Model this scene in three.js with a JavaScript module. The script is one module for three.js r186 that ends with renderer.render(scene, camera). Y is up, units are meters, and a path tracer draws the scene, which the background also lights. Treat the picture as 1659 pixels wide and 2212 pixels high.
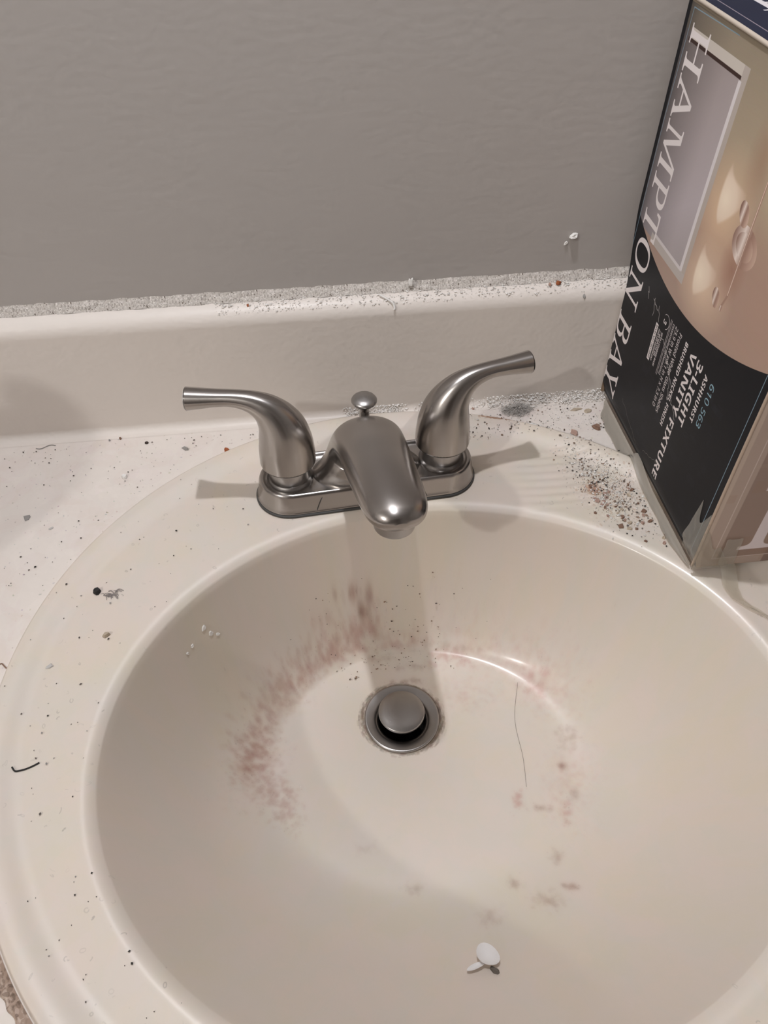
import * as THREE from 'three';
import { ImprovedNoise } from 'three/addons/math/ImprovedNoise.js';
import { mergeGeometries, mergeVertices } from 'three/addons/utils/BufferGeometryUtils.js';
import { RoundedBoxGeometry } from 'three/addons/geometries/RoundedBoxGeometry.js';

// ---------------------------------------------------------------- camera, light, exposure
const scene = new THREE.Scene();
const renderer = new THREE.WebGLRenderer({ antialias: true });
renderer.toneMapping = THREE.LinearToneMapping;
renderer.toneMappingExposure = 0.455;
renderer.shadowMap.enabled = true;
const camera = new THREE.PerspectiveCamera(67.32, 1659 / 2212, 0.02, 20);
camera.position.set(-0.03374, 0.36563, 0.46878);
camera.lookAt(-0.03374 + 0.0834, 0.36563 - 0.7253, 0.46878 - 0.6834);
scene.add(camera);
scene.background = new THREE.Color(0x000000);
const BULB = { pos: [-0.045, 0.85, 0.125], cd: 1.8, color: [1, 1.01, 1.06], r: 0.012 };      // bare bulb over the basin
const GLOBE = { pos: [-1.35, 1.46, 1.40], cd: 6.5, color: [1, 0.985, 0.965], r: 0.035 };        // ceiling globe behind on the left

// ---------------------------------------------------------------- helpers
function rng(seed) { let a = seed >>> 0; return () => { a = (a + 0x6D2B79F5) | 0; let t = Math.imul(a ^ (a >>> 15), 1 | a); t = (t + Math.imul(t ^ (t >>> 7), 61 | t)) ^ t; return ((t ^ (t >>> 14)) >>> 0) / 4294967296; }; }
const perlin = new ImprovedNoise();
const noise = (x, y, z = 0) => perlin.noise(x, y, z);
const clamp = (v, a = 0, b = 1) => Math.min(b, Math.max(a, v));
const sm = (a, b, v) => { const t = clamp((v - a) / (b - a)); return t * t * (3 - 2 * t); };
const taken = {};
function numbered(name) { const n = taken[name] = (taken[name] ?? -1) + 1; return n ? name + '_' + String(n).padStart(3, '0') : name; }
function shadows(m) { m.castShadow = m.receiveShadow = true; return m; }
function mesh(name, geo, mat, parent) { const m = shadows(new THREE.Mesh(geo, mat)); m.name = parent ? name : numbered(name); (parent || scene).add(m); return m; }
function tag(o, label, category, group, kind) { Object.assign(o.userData, { label, category }); if (group) o.userData.group = group; if (kind) o.userData.kind = kind; return o; }
function thing(name, pos, label, category, group, kind) { const o = new THREE.Group(); o.name = numbered(name); o.position.set(...pos); scene.add(o); return tag(o, label, category, group, kind); }
function canvas(w, h) { const c = document.createElement('canvas'); c.width = w; c.height = h; return c; }
function colourMap(c) { const t = new THREE.CanvasTexture(c); t.colorSpace = THREE.SRGBColorSpace; t.anisotropy = 8; return t; }
const std = (o) => new THREE.MeshStandardMaterial(o);
const phys = (o) => new THREE.MeshPhysicalMaterial(o);
const lin = (r, g, b) => new THREE.Color().setRGB(r, g, b);
// surface from a grid of points; fn(i, j) -> [x, y, z, u, v]
function grid(ni, nj, fn, closeI = false) {
  const pos = [], uv = [], idx = [];
  for (let j = 0; j <= nj; j++) for (let i = 0; i <= ni; i++) { const p = fn(closeI && i === ni ? 0 : i, j); pos.push(p[0], p[1], p[2]); uv.push(p[3] ?? i / ni, p[4] ?? j / nj); }
  for (let j = 0; j < nj; j++) for (let i = 0; i < ni; i++) {
    const a = j * (ni + 1) + i, w = ni + 1, b = closeI && i === ni - 1 ? j * w : a + 1, c = b + w, d = a + w;
    idx.push(a, b, c, a, c, d);
  }
  const g = new THREE.BufferGeometry();
  g.setAttribute('position', new THREE.Float32BufferAttribute(pos, 3)); g.setAttribute('uv', new THREE.Float32BufferAttribute(uv, 2));
  g.setIndex(idx); g.computeVertexNormals(); return g;
}
// loft: keys of [x, y, z, rA, rB]; path lies in the plane whose normal is `side`; sections span side and cross(side, tangent)
function loft(keys, side, { seg = 44, steps = 60, pow = 2, capEnd = true, capStart = false } = {}) {
  const n = keys.length, at = (t) => {
    const f = clamp(t, 0, 0.99999) * (n - 1), k = Math.floor(f), u = f - k, K = (i) => keys[Math.max(0, Math.min(n - 1, i))];
    return K(k).map((_, c) => { const a = K(k - 1)[c], b = K(k)[c], d = K(k + 1)[c], e = K(k + 2)[c]; return 0.5 * (2 * b + (d - a) * u + (2 * a - 5 * b + 4 * d - e) * u * u + (3 * b - a - 3 * d + e) * u * u * u); });
  };
  const S = new THREE.Vector3(...side), rows = [];
  for (let j = 0; j <= steps; j++) {
    const t = j / steps, k = at(t), k0 = at(Math.max(0, t - 0.01)), k1 = at(Math.min(1, t + 0.01));
    const T = new THREE.Vector3(k1[0] - k0[0], k1[1] - k0[1], k1[2] - k0[2]).normalize(), U = new THREE.Vector3().crossVectors(T, S).normalize();
    rows.push({ k, U });
  }
  const all = (capStart ? [0] : []).concat(rows.map((_, i) => i), capEnd ? [steps] : []);
  return grid(seg, all.length - 1, (i, j) => {
    const first = capStart && j === 0, last = capEnd && j === all.length - 1, { k, U } = rows[all[j]], q = first || last ? 0 : 1, th = i / seg * Math.PI * 2;
    const c = Math.cos(th), s = Math.sin(th), e = 2 / pow, ca = Math.sign(c) * Math.abs(c) ** e * k[3] * q, sa = Math.sign(s) * Math.abs(s) ** e * k[4] * q;
    return [k[0] + S.x * ca + U.x * sa, k[1] + S.y * ca + U.y * sa, k[2] + S.z * ca + U.z * sa];
  }, true);
}
const lathe = (pts, seg = 64) => new THREE.LatheGeometry(pts.map((p) => new THREE.Vector2(p[0], p[1])), seg);
function tube(pts, r, seg = 24, rad = 6) { return new THREE.TubeGeometry(new THREE.CatmullRomCurve3(pts.map((p) => new THREE.Vector3(...p))), seg, r, rad); }
function box(x0, x1, y0, y1, z0, z1) { const g = new THREE.BoxGeometry(x1 - x0, y1 - y0, z1 - z0); g.translate((x0 + x1) / 2, (y0 + y1) / 2, (z0 + z1) / 2); return g; }
function noiseTexture(n, fn, repeat) {
  const d = new Uint8Array(n * n * 4);
  for (let y = 0; y < n; y++) for (let x = 0; x < n; x++) { const v = clamp(fn(x / n, y / n)) * 255; const o = (y * n + x) * 4; d[o] = d[o + 1] = d[o + 2] = v; d[o + 3] = 255; }
  const t = new THREE.DataTexture(d, n, n); t.magFilter = THREE.LinearFilter; t.minFilter = THREE.LinearMipmapLinearFilter; t.generateMipmaps = true;
  t.wrapS = t.wrapT = THREE.RepeatWrapping; if (repeat) t.repeat.set(...repeat); t.needsUpdate = true; return t;
}

// ---------------------------------------------------------------- shape of the moulded top (metres; y = 0 is the deck)
const E0 = [.0181, .2514, .2317, .2251], E1 = [.0266, .2777, .1818, .1534], ED = [.011, .2055, .0245, .0245], DEPTH = .1262;
const mix4 = (A, B, t) => A.map((a, i) => a + (B[i] - a) * t);
const inE = (e, x, z) => ((x - e[0]) / e[2]) ** 2 + ((z - e[1]) / e[3]) ** 2;
const rimWidth = (th) => Math.hypot(E0[0] + E0[2] * Math.cos(th) - E1[0] - E1[2] * Math.cos(th), E0[1] + E0[3] * Math.sin(th) - E1[1] - E1[3] * Math.sin(th));
function ribs(x, z) {      // moulded soap ribs on the rim to the right of the faucet
  const w = sm(.092, .118, x) * (1 - sm(.150, .172, x)) * sm(.074, .084, z) * (1 - sm(.128, .140, z));
  return w ? .00042 * w * Math.sin((z + (x - .13) ** 2 * 1.4) / .0072 * Math.PI * 2) : 0;
}
function rimY(t, w) { const d = t * w, e = (1 - t) * w; let y = .005 * sm(0, .002, d) * (1 - sm(.004, .024, d)); if (e < .009) y -= .004 * (1 - e / .009) ** 2; return y; }
function bowlY(s) { const u = Math.min(s / .56, 1); return -.004 - (DEPTH - .004) * (.91 * (1 - (1 - u) ** 2.3) + .09 * s); }
function solveE(A, B, x, z) { let lo = 0, hi = 1; for (let i = 0; i < 30; i++) { const m = (lo + hi) / 2; if (inE(mix4(A, B, m), x, z) < 1) lo = m; else hi = m; } return (lo + hi) / 2; }
function height(x, z) {
  if (inE(E0, x, z) > 1) return 0;
  if (inE(E1, x, z) > 1) { const t = solveE(E0, E1, x, z), c = mix4(E0, E1, t); return rimY(t, rimWidth(Math.atan2((z - c[1]) / c[3], (x - c[0]) / c[2]))) + ribs(x, z); }
  if (inE(ED, x, z) < 1) return -DEPTH;
  return bowlY(solveE(E1, ED, x, z));
}
function normalAt(x, z) { const h = .0012; return new THREE.Vector3(height(x - h, z) - height(x + h, z), 2 * h, height(x, z - h) - height(x, z + h)).normalize(); }

// ---------------------------------------------------------------- materials
const plaster = noiseTexture(512, (u, v) => .5 + .22 * noise(u * 60, v * 140, 3) + .3 * noise(u * 9, v * 22, 7) + .15 * noise(u * 200, v * 260, 1));
const M = {
  wall: std({ color: lin(.445, .415, .395), roughness: .62, bumpMap: plaster, bumpScale: .0003 }),
  ceiling: std({ color: lin(.52, .50, .48), roughness: .9 }),
  floor: std({ color: lin(.30, .28, .26), roughness: .5 }),
  door: std({ color: lin(.07, .052, .04), roughness: .45 }),
  cabinet: std({ color: lin(.62, .60, .57), roughness: .5 }),
  nickel: phys({ color: lin(.40, .375, .355), metalness: 1, roughness: .25, anisotropy: .65, anisotropyRotation: Math.PI / 2 }),
  nickelDark: phys({ color: lin(.40, .385, .375), metalness: 1, roughness: .33 }),
  gasket: std({ color: lin(.06, .058, .055), roughness: .6 }),
  black: std({ color: lin(.01, .01, .01), roughness: .7 }),
  water: phys({ color: 0xffffff, transmission: 1, ior: 1.33, roughness: .03, thickness: 0 }),
  tape: phys({ color: lin(.80, .77, .70), transmission: .8, roughness: .22, thickness: 0, ior: 1.45, side: THREE.DoubleSide }),
  caulk: std({ color: lin(.52, .50, .47), roughness: .75 }),
  bulbGlass: std({ color: 0xffffff, emissive: new THREE.Color().setRGB(...BULB.color), emissiveIntensity: 18 }),
  globeGlass: std({ color: 0xffffff, emissive: new THREE.Color().setRGB(...GLOBE.color), emissiveIntensity: 14 }),
};

// ---------------------------------------------------------------- the room (structure)
const struct = (o) => { o.userData.kind = 'structure'; return o; };
{
  const uvPlanar = (g, a, b, s) => { const p = g.attributes.position, uv = []; for (let i = 0; i < p.count; i++) uv.push(p.getComponent(i, a) / s, p.getComponent(i, b) / s); g.setAttribute('uv', new THREE.Float32BufferAttribute(uv, 2)); return g; };
  tag(struct(mesh('wall_back', uvPlanar(box(-1.9, 1.2, -.85, 1.65, -.1, .005), 0, 1, .5), M.wall)), 'grey painted wall behind the sink with faint brush marks', 'wall');
  tag(struct(mesh('wall_left', uvPlanar(box(-2.0, -1.9, -.85, 1.65, -.1, 2.3), 2, 1, .5), M.wall)), 'grey painted side wall on the left of the bathroom', 'wall');
  tag(struct(mesh('wall_right', uvPlanar(box(1.2, 1.3, -.85, 1.65, -.1, 2.3), 2, 1, .5), M.wall)), 'grey painted side wall on the right of the bathroom', 'wall');
  tag(struct(mesh('wall_front', uvPlanar(box(-1.9, 1.2, -.85, 1.65, 2.2, 2.3), 0, 1, .5), M.wall)), 'grey painted wall facing the sink', 'wall');
  tag(struct(mesh('ceiling', box(-2.0, 1.3, 1.65, 1.75, -.1, 2.3), M.ceiling)), 'white painted bathroom ceiling', 'ceiling');
  tag(struct(mesh('floor', box(-2.0, 1.3, -.95, -.85, -.1, 2.3), M.floor)), 'brown bathroom floor', 'floor');
  const d = new THREE.Group(); d.name = 'door_1'; scene.add(d); tag(struct(d), 'added unseen door facing the sink, dark brown for reflections in the faucet', 'door');  // unseen door, made wide and dark to put dark reflections in the faucet
  mesh('door_leaf', box(-.60, .40, -.849, 1.25, 2.165, 2.2), M.door, d);
  for (const y of [-.7, .3]) mesh('door_panel', box(-.45, .22, y, y + .75, 2.155, 2.166), M.door, d);
  const k = lathe([[0, .05], [.02, .048], [.027, .036], [.02, .022], [.011, .016], [.011, 0]], 24); k.rotateX(-Math.PI / 2); k.translate(.33, .15, 2.165); mesh('door_knob', k, M.nickel, d);
}

// ---------------------------------------------------------------- lamps
function pointLight(L, parent) { const p = new THREE.PointLight(new THREE.Color().setRGB(...L.color), L.cd, 0, 2); p.position.set(...L.pos); p.castShadow = true; p.shadow.radius = L.r / .02; p.shadow.bias = -.0005; parent.attach ? scene.add(p) : 0; p.name = 'lamp_light'; scene.updateMatrixWorld(true); parent.attach(p); }
{
  const [x, y, z] = BULB.pos, t = thing('wall_lamp', [x, y + .08, .005], 'bare bulb in a nickel wall socket above the sink', 'lamp');
  const bp = lathe([[0, .014], [.035, .013], [.045, .008], [.047, 0]], 40); bp.rotateX(Math.PI / 2); mesh('backplate', bp, M.nickel, t);
  mesh('arm', tube([[0, 0, .01], [0, .012, .06], [0, .01, z - .02], [0, -.012, z - .005]], .007, 30, 10), M.nickel, t);
  const so = lathe([[0, .0], [.014, -.001], [.017, -.008], [.017, -.042], [.0145, -.044]], 32); so.translate(0, -.01, z - .005); mesh('socket', so, M.nickel, t);
  const bu = lathe([[.012, -.044], [.0125, -.052], [.019, -.062], [.026, -.075], [.029, -.088], [.026, -.102], [.016, -.113], [0, -.117]], 40); bu.translate(0, -.01, z - .005); mesh('bulb', bu, M.bulbGlass, t);
  pointLight({ ...BULB, pos: [x, y - .008, z] }, t);
}
{
  const [x, y, z] = GLOBE.pos, t = thing('ceiling_lamp', [x, 1.65, z], 'round white globe lamp hanging close under the ceiling', 'lamp');
  const b = lathe([[0, 0], [.06, 0], [.06, -.012], [.03, -.03], [.016, -.04], [.016, y - 1.65 + .055]], 40); mesh('ceiling_mount', b, M.nickel, t);
  const g = new THREE.SphereGeometry(.07, 40, 28); g.translate(0, y - 1.65, 0); mesh('globe', g, M.globeGlass, t);
  pointLight(GLOBE, t);
}
// ---------------------------------------------------------------- vanity: cabinet and moulded top
{
  const c = thing('vanity_cabinet', [.15, -.849, .28], 'plain white vanity cabinet carrying the sink top', 'cabinet'), wm = M.cabinet;
  for (const s of [-1, 1]) { const g = box(-.009, .009, 0, .828, -.27, .24); g.translate(s * .66, 0, 0); mesh('side_panel', g, wm, c); }
  for (const s of [-1, 1]) { const d = mesh('door', new RoundedBoxGeometry(.62, .68, .018, 2, .004).translate(s * .327, .46, .25), wm, c); mesh('knob', new THREE.SphereGeometry(.012, 16, 12).translate(s * .05, .62, .268), M.nickel, d); }
  mesh('toe_board', box(-.65, .65, 0, .09, .18, .2), wm, c);
  mesh('bottom_panel', box(-.65, .65, .09, .108, -.26, .23), wm, c);
}
const TEX = { x: -.22, z: .02, s: .48, n: 2048 };
function basinTexture() {
  const c = canvas(TEX.n, TEX.n), g = c.getContext('2d'), R = rng(41), k = TEX.n / (TEX.s * 1000), X = (x) => (x - TEX.x * 1000) * k, Z = (z) => (z - TEX.z * 1000) * k;
  g.fillStyle = '#dcd6cf'; g.fillRect(0, 0, TEX.n, TEX.n);
  for (let i = 0; i < 2600; i++) {   // cloudy marbling of the cast stone
    g.fillStyle = R() < .5 ? 'rgba(228,214,206,.05)' : 'rgba(210,205,192,.05)'; g.beginPath(); g.ellipse(R() * TEX.n, R() * TEX.n, 20 + R() * 90, 10 + R() * 50, R() * 3, 0, 7); g.fill();
  }
  const gauss = () => (R() + R() + R() + R() - 2) * .9;
  const cols = [[166, 122, 111], [138, 104, 90], [182, 126, 117]];
  const sc = canvas(TEX.n, TEX.n), q = sc.getContext('2d');
  for (const [x, z, ax, az, bx, bz, col, al] of STAINS) {   // dried rusty smears, brushed on in strokes
    const area = Math.hypot(ax, az) * Math.hypot(bx, bz), n = Math.round(clamp(area * 2.6, 70, 1500));
    const ang = Math.atan2(az, ax);
    for (let i = 0; i < n; i++) {
      const u = gauss(), v = gauss(), px = x + ax * u + bx * v, pz = z + az * u + bz * v;
      if (noise(px * .22, pz * .22, col * 9 + 2) < -.05 - .25 * R()) continue;
      const [r, gg, b] = cols[col], j = (R() - .5) * 26, a = al * (.065 + .1 * R());
      q.strokeStyle = `rgba(${r + j | 0},${gg + j | 0},${b + j | 0},${a.toFixed(3)})`; q.lineWidth = 1.5 + R() * 9; q.lineCap = 'round';
      const l = (.6 + R() * 2) * k, t = ang + (R() - .5) * 2.6;
      if (R() < .88) { q.fillStyle = q.strokeStyle; q.beginPath(); q.ellipse(X(px), Z(pz), l * (.3 + R() * .7), l * (.25 + R() * .5), t, 0, 7); q.fill(); }
      else { q.beginPath(); q.moveTo(X(px), Z(pz)); q.lineTo(X(px) + Math.cos(t) * l, Z(pz) + Math.sin(t) * l); q.stroke(); }
    }
    for (let i = 0; i < n / 14; i++) { const u = gauss() * 1.2, v = gauss() * 1.2; q.fillStyle = `rgba(104,70,62,${(al * (.15 + .3 * R())).toFixed(2)})`; q.beginPath(); q.arc(X(x + ax * u + bx * v), Z(z + az * u + bz * v), .5 + R() * 1.5, 0, 7); q.fill(); }
  }
  g.filter = 'blur(5px)'; g.globalAlpha = 1; g.drawImage(sc, 0, 0); g.filter = 'none'; g.globalAlpha = .38; g.drawImage(sc, 0, 0); g.globalAlpha = 1;
  for (let i = 0; i < 1500; i++) {   // grey brown scale ring round the drain
    const a = R() * 6.283, r = 25.5 + Math.abs(gauss()) * 3.2 + 1.2 * Math.sin(a * 2 + 1); g.strokeStyle = `rgba(${96 + R() * 40 | 0},${88 + R() * 24 | 0},${74 + R() * 26 | 0},${(.05 + R() * .12).toFixed(2)})`; g.lineWidth = 2 + R() * 5;
    g.beginPath(); g.arc(X(11), Z(205.5), r * k, a, a + .06 + R() * .12); g.stroke();
  }
  for (let i = 0; i < 420; i++) {   // scuffs and dried water marks on the rim
    const a = R() * 6.283, q = R(), e = mix4(E0, E1, q), x = (e[0] + e[2] * Math.cos(a)) * 1000, z = (e[1] + e[3] * Math.sin(a)) * 1000; const v = 112 + R() * 50 | 0; g.strokeStyle = `rgba(${v + 6},${v},${v - 5},${(.08 + R() * .3).toFixed(2)})`; g.lineWidth = .8 + R() * 1.6;
    g.beginPath(); g.ellipse(X(x), Z(z), 1 + R() * 6, 1 + R() * 3, R() * 3, R() * 6, R() * 6 + 2); g.stroke();
  }
  for (let i = 0; i < 700; i++) {   // light dust film beside the box, with tan crumbs ground in
    const x = 165 + gauss() * 22, z = 125 + gauss() * 30; g.fillStyle = R() < .6 ? `rgba(246,240,234,${(.1 + .3 * R()).toFixed(2)})` : `rgba(176,140,116,${(.1 + .2 * R()).toFixed(2)})`; g.beginPath(); g.ellipse(X(x), Z(z), 1 + R() * 5, 1 + R() * 3, R() * 3, 0, 7); g.fill();
  }
  for (let i = 0; i < 500; i++) {   // tan grit ground into the rim
    const x = 151 + gauss() * 6, z = 120 + gauss() * 6; g.fillStyle = `rgba(${166 + R() * 30 | 0},${132 + R() * 26 | 0},${114 + R() * 22 | 0},${(.05 + .16 * R()).toFixed(2)})`; g.beginPath(); g.ellipse(X(x), Z(z), 1 + R() * 6, 1 + R() * 4, R() * 3, 0, 7); g.fill();
  }
  for (let i = 0; i < 260; i++) {   // brown deposit where the rim edge meets the deck
    const x = 100 + gauss() * 10, z = 42 + (x - 100) * .30 + R() * 3.5; g.fillStyle = `rgba(150,112,88,${(.1 + .3 * R()).toFixed(2)})`; g.beginPath(); g.ellipse(X(x), Z(z), 1 + R() * 5, 1 + R() * 2, .35, 0, 7); g.fill();
  }
  return colourMap(c);
}
const STAINS = [[-92.1,225.2,11.2,2.4,-4.7,19.1,0,1.00],[-76.6,253.8,10.4,-4.1,5.8,14.3,0,0.80],[-68.9,269.1,5.1,-2.5,4.3,8.6,0,0.55],[-82.6,202.6,7.7,0.3,-3.1,14.7,0,0.60],[-70.1,183.5,17.2,-11,5.5,9.4,0,0.50],[-55.6,171,20.9,-11.5,3.6,5.4,0,0.65],[-32.5,154.4,24.3,-7.7,2.2,3.5,0,0.90],[-12.8,145.6,18,-3.8,2.7,3.7,0,0.85],[-5.2,151.2,27.7,-1.7,0.2,1.8,0,0.80],[-40,161.4,23.3,-6.6,0.7,2.5,0,0.70],[-20.1,138.7,8.4,-1.8,0.3,0.4,1,0.90],[-4.7,137,3.3,-0.3,-0.2,1.3,1,0.40],[-8.6,140.3,4.7,-0.5,-0.2,1.1,1,0.50],[49.8,160.4,11.2,5,-2,4.7,2,0.80],[61.8,166.9,7.2,5.2,-2,3,2,0.70],[41.4,165.1,6.8,0.9,-1.1,7.1,2,0.45],[19,177.1,15.4,1.3,-0.2,1.7,1,0.90],[1.7,156.9,10.3,0.1,-0.1,2.8,1,0.60],[27.3,166.8,13.6,0.6,-0.2,2.5,1,0.55],[107.8,190.4,6.9,7,-8.5,9.7,2,0.60],[110.5,200.2,3.7,-0.4,0.7,7.4,2,0.50],[120.6,235.4,7.5,1.9,-2.5,9,1,0.40],[111.2,255.5,3,0.5,-0.8,2.8,1,0.50],[76.9,273.8,2.6,1.2,-3.8,7.2,2,0.90],[89.4,280.8,8.6,1.7,-0.6,1.7,1,0.50],[104.7,287.1,2.5,0.5,-2.8,9.3,2,0.80],[113.6,275.2,3.4,0.7,-1.6,5.4,1,0.35],[91.8,312.5,3.7,0.7,-1.6,5,1,0.40],[78.5,337.6,9.8,2.3,-2,6,1,0.40],[93,332.1,3.9,2.1,-0.7,1.3,1,0.70],[62.5,324.2,4.3,0.7,-1,3.8,1,0.40],[43.5,342.5,7.2,1.2,-1.7,6.4,1,0.25],[2.7,319.5,5.8,1.7,-1,3,1,0.35],[-25,291.9,6.8,0.8,-0.4,3.9,1,0.20],[58.2,157.3,22.7,6.9,-0.4,1.7,1,0.50],[-40.4,148.3,9.4,-3.3,1,0.9,0,0.40],[19.4,148.5,24,2.5,-0.7,5.6,0,0.40],[88.5,170.1,34.5,18.5,-4.7,12.3,2,0.25],[117.7,203.9,21.9,9.3,-5,19.6,2,0.20],[113,267.1,16.6,4,-8.1,26.8,2,0.20],[-87.9,230.8,17.6,4,-4.6,28,0,0.35],[56.9,193,29.2,4.7,-2.7,14.1,2,0.18]];
const basinMap = basinTexture();
M.basin = phys({ color: lin(.97, .945, .915), map: basinMap, roughness: .38, clearcoat: .36, clearcoatRoughness: .16, ior: 1.5 });
function deckTexture() {
  const n = 1024, c = canvas(n, n), g = c.getContext('2d'), R = rng(77);
  g.fillStyle = '#e5dfd9'; g.fillRect(0, 0, n, n);
  for (let i = 0; i < 900; i++) { g.fillStyle = R() < .5 ? 'rgba(238,230,228,.12)' : 'rgba(214,204,198,.10)'; g.beginPath(); g.ellipse(R() * n, R() * n, 8 + R() * 50, 6 + R() * 26, R() * 3, 0, 7); g.fill(); }
  for (let i = 0; i < 1100; i++) { g.fillStyle = `rgba(${110 + R() * 60 | 0},${105 + R() * 55 | 0},${104 + R() * 50 | 0},${(.15 + R() * .35).toFixed(2)})`; g.beginPath(); g.ellipse(R() * n, R() * n, .5 + R() * 2.4, .5 + R() * 1.2, R() * 3, 0, 7); g.fill(); }
  const t = colourMap(c); t.wrapS = t.wrapT = THREE.RepeatWrapping; return t;
}
const grain = noiseTexture(512, (u, v) => .5 + .3 * noise(u * 90, v * 90, 5) + .25 * noise(u * 34, v * 34, 2));
const deckMap = deckTexture();
M.deck = phys({ color: lin(.97, .95, .935), map: deckMap, roughness: .5, bumpMap: grain, bumpScale: .00025, clearcoat: .15, clearcoatRoughness: .3 });
M.splash = phys({ color: new THREE.Color('#e5dfd9').multiply(lin(.97, .95, .935)), roughness: .5, bumpMap: grain, bumpScale: .00025, clearcoat: .15, clearcoatRoughness: .3 });   // the deck's colour, without its specks
const top = thing('bathroom_sink', [.018, -.02, .28], 'cream cast marble vanity top with oval basin and backsplash', 'sink');
const inTop = (m) => { m.geometry.translate(-.018, .02, -.28); return m; };
{
  // deck with an elliptical opening
  const s = new THREE.Shape(); s.moveTo(-.62, .022); s.lineTo(.86, .022); s.lineTo(.86, .555); s.lineTo(-.62, .555); s.closePath();
  const h = new THREE.Path(); h.absellipse(E0[0], E0[1], E0[2], E0[3], 0, Math.PI * 2, true); s.holes.push(h);
  const g = new THREE.ExtrudeGeometry(s, { depth: .02, bevelEnabled: false, curveSegments: 360 }); g.rotateX(Math.PI / 2);
  const p = g.attributes.position, uv = []; for (let i = 0; i < p.count; i++) uv.push(p.getX(i) / .3, p.getZ(i) / .3); g.setAttribute('uv', new THREE.Float32BufferAttribute(uv, 2));
  inTop(mesh('deck', g, M.deck, top));
  // basin: rim and bowl in one skin
  const NI = 720, NR = 64, NB = 96;
  const bg = grid(NI, NR + NB, (i, j) => {
    const th = -i / NI * Math.PI * 2; let e, y;
    if (j <= NR) { const t = (j / NR); e = mix4(E0, E1, t); y = rimY(t, rimWidth(th)); }
    else { const q = (j - NR) / NB, q2 = q; e = mix4(E1, ED, q2); y = bowlY(q2); }
    const x = e[0] + e[2] * Math.cos(th), z = e[1] + e[3] * Math.sin(th);
    if (j <= NR) y += ribs(x, z);
    return [x, y, z, (x - TEX.x) / TEX.s, 1 - (z - TEX.z) / TEX.s];
  }, true);
  inTop(mesh('basin', bg, M.basin, top));
  // backsplash: profile with a cove at the deck and a rounded top edge
  const prof = []; const arc = (cz, cy, r, a0, a1, n) => { for (let i = 0; i <= n; i++) { const a = a0 + (a1 - a0) * i / n; prof.push([cz + r * Math.cos(a), cy + r * Math.sin(a)]); } };
  prof.push([.029, .0001]); arc(.0265, .0055, .0055, -Math.PI / 2, -Math.PI, 10); arc(.0095, .0810, .0115, 0, Math.PI / 2, 12); prof.push([.0055, .0925], [.0055, -.02], [.029, -.02]);
  const P2 = []; for (let i = 0; i < prof.length; i++) { P2.push(prof[i]); }
  const NX = 370, sg = grid(NX, P2.length - 1, (i, j) => { const x = -.62 + 1.48 * i / NX, [z, y] = P2[j]; return [x, y, z, x / .3, (y - z) / .3]; });
  inTop(mesh('backsplash', sg, M.splash, top));
}
// rough caulk along the top of the backsplash
{
  const R = rng(5), NX = 1400, NJ = 10;
  const g = grid(NX, NJ, (i, j) => {
    const x = -.62 + 1.48 * i / NX, a = j / NJ, n1 = noise(x * 260, a * 5, 1), n2 = noise(x * 90, a * 3, 4), n3 = noise(x * 700, a * 5, 8);
    const z = .0045 + .0062 * a + .0006 * n2 * a, y = .0985 - .006 * a ** .8 + (.0010 * n1 + .0010 * n2 + .0005 * n3) * Math.sin(Math.PI * clamp(a, .06, .94)) + .0006 * n2;
    return [x, y, z, x / .06, a * .47];
  });
  const c = canvas(1024, 256), q = c.getContext('2d'); q.fillStyle = '#c4bdb6'; q.fillRect(0, 0, 1024, 256);
  for (let i = 0; i < 2600; i++) { const v = R(); q.fillStyle = v < .45 ? `rgba(232,226,220,${(.2 + R() * .5).toFixed(2)})` : v < .93 ? `rgba(142,134,126,${(.15 + R() * .4).toFixed(2)})` : `rgba(80,68,58,${(.3 + R() * .5).toFixed(2)})`; q.beginPath(); q.ellipse(R() * 1024, R() * 256, 1 + R() * 12, 1 + R() * 7, R() * 3, 0, 7); q.fill(); }
  const t = colourMap(c); t.wrapS = t.wrapT = THREE.RepeatWrapping;
  tag(mesh('caulk_bead', g, std({ map: t, roughness: .7, bumpMap: grain, bumpScale: .0004 })), 'crumbly grey white caulk line where backsplash meets the wall', 'caulk');
}
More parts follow.
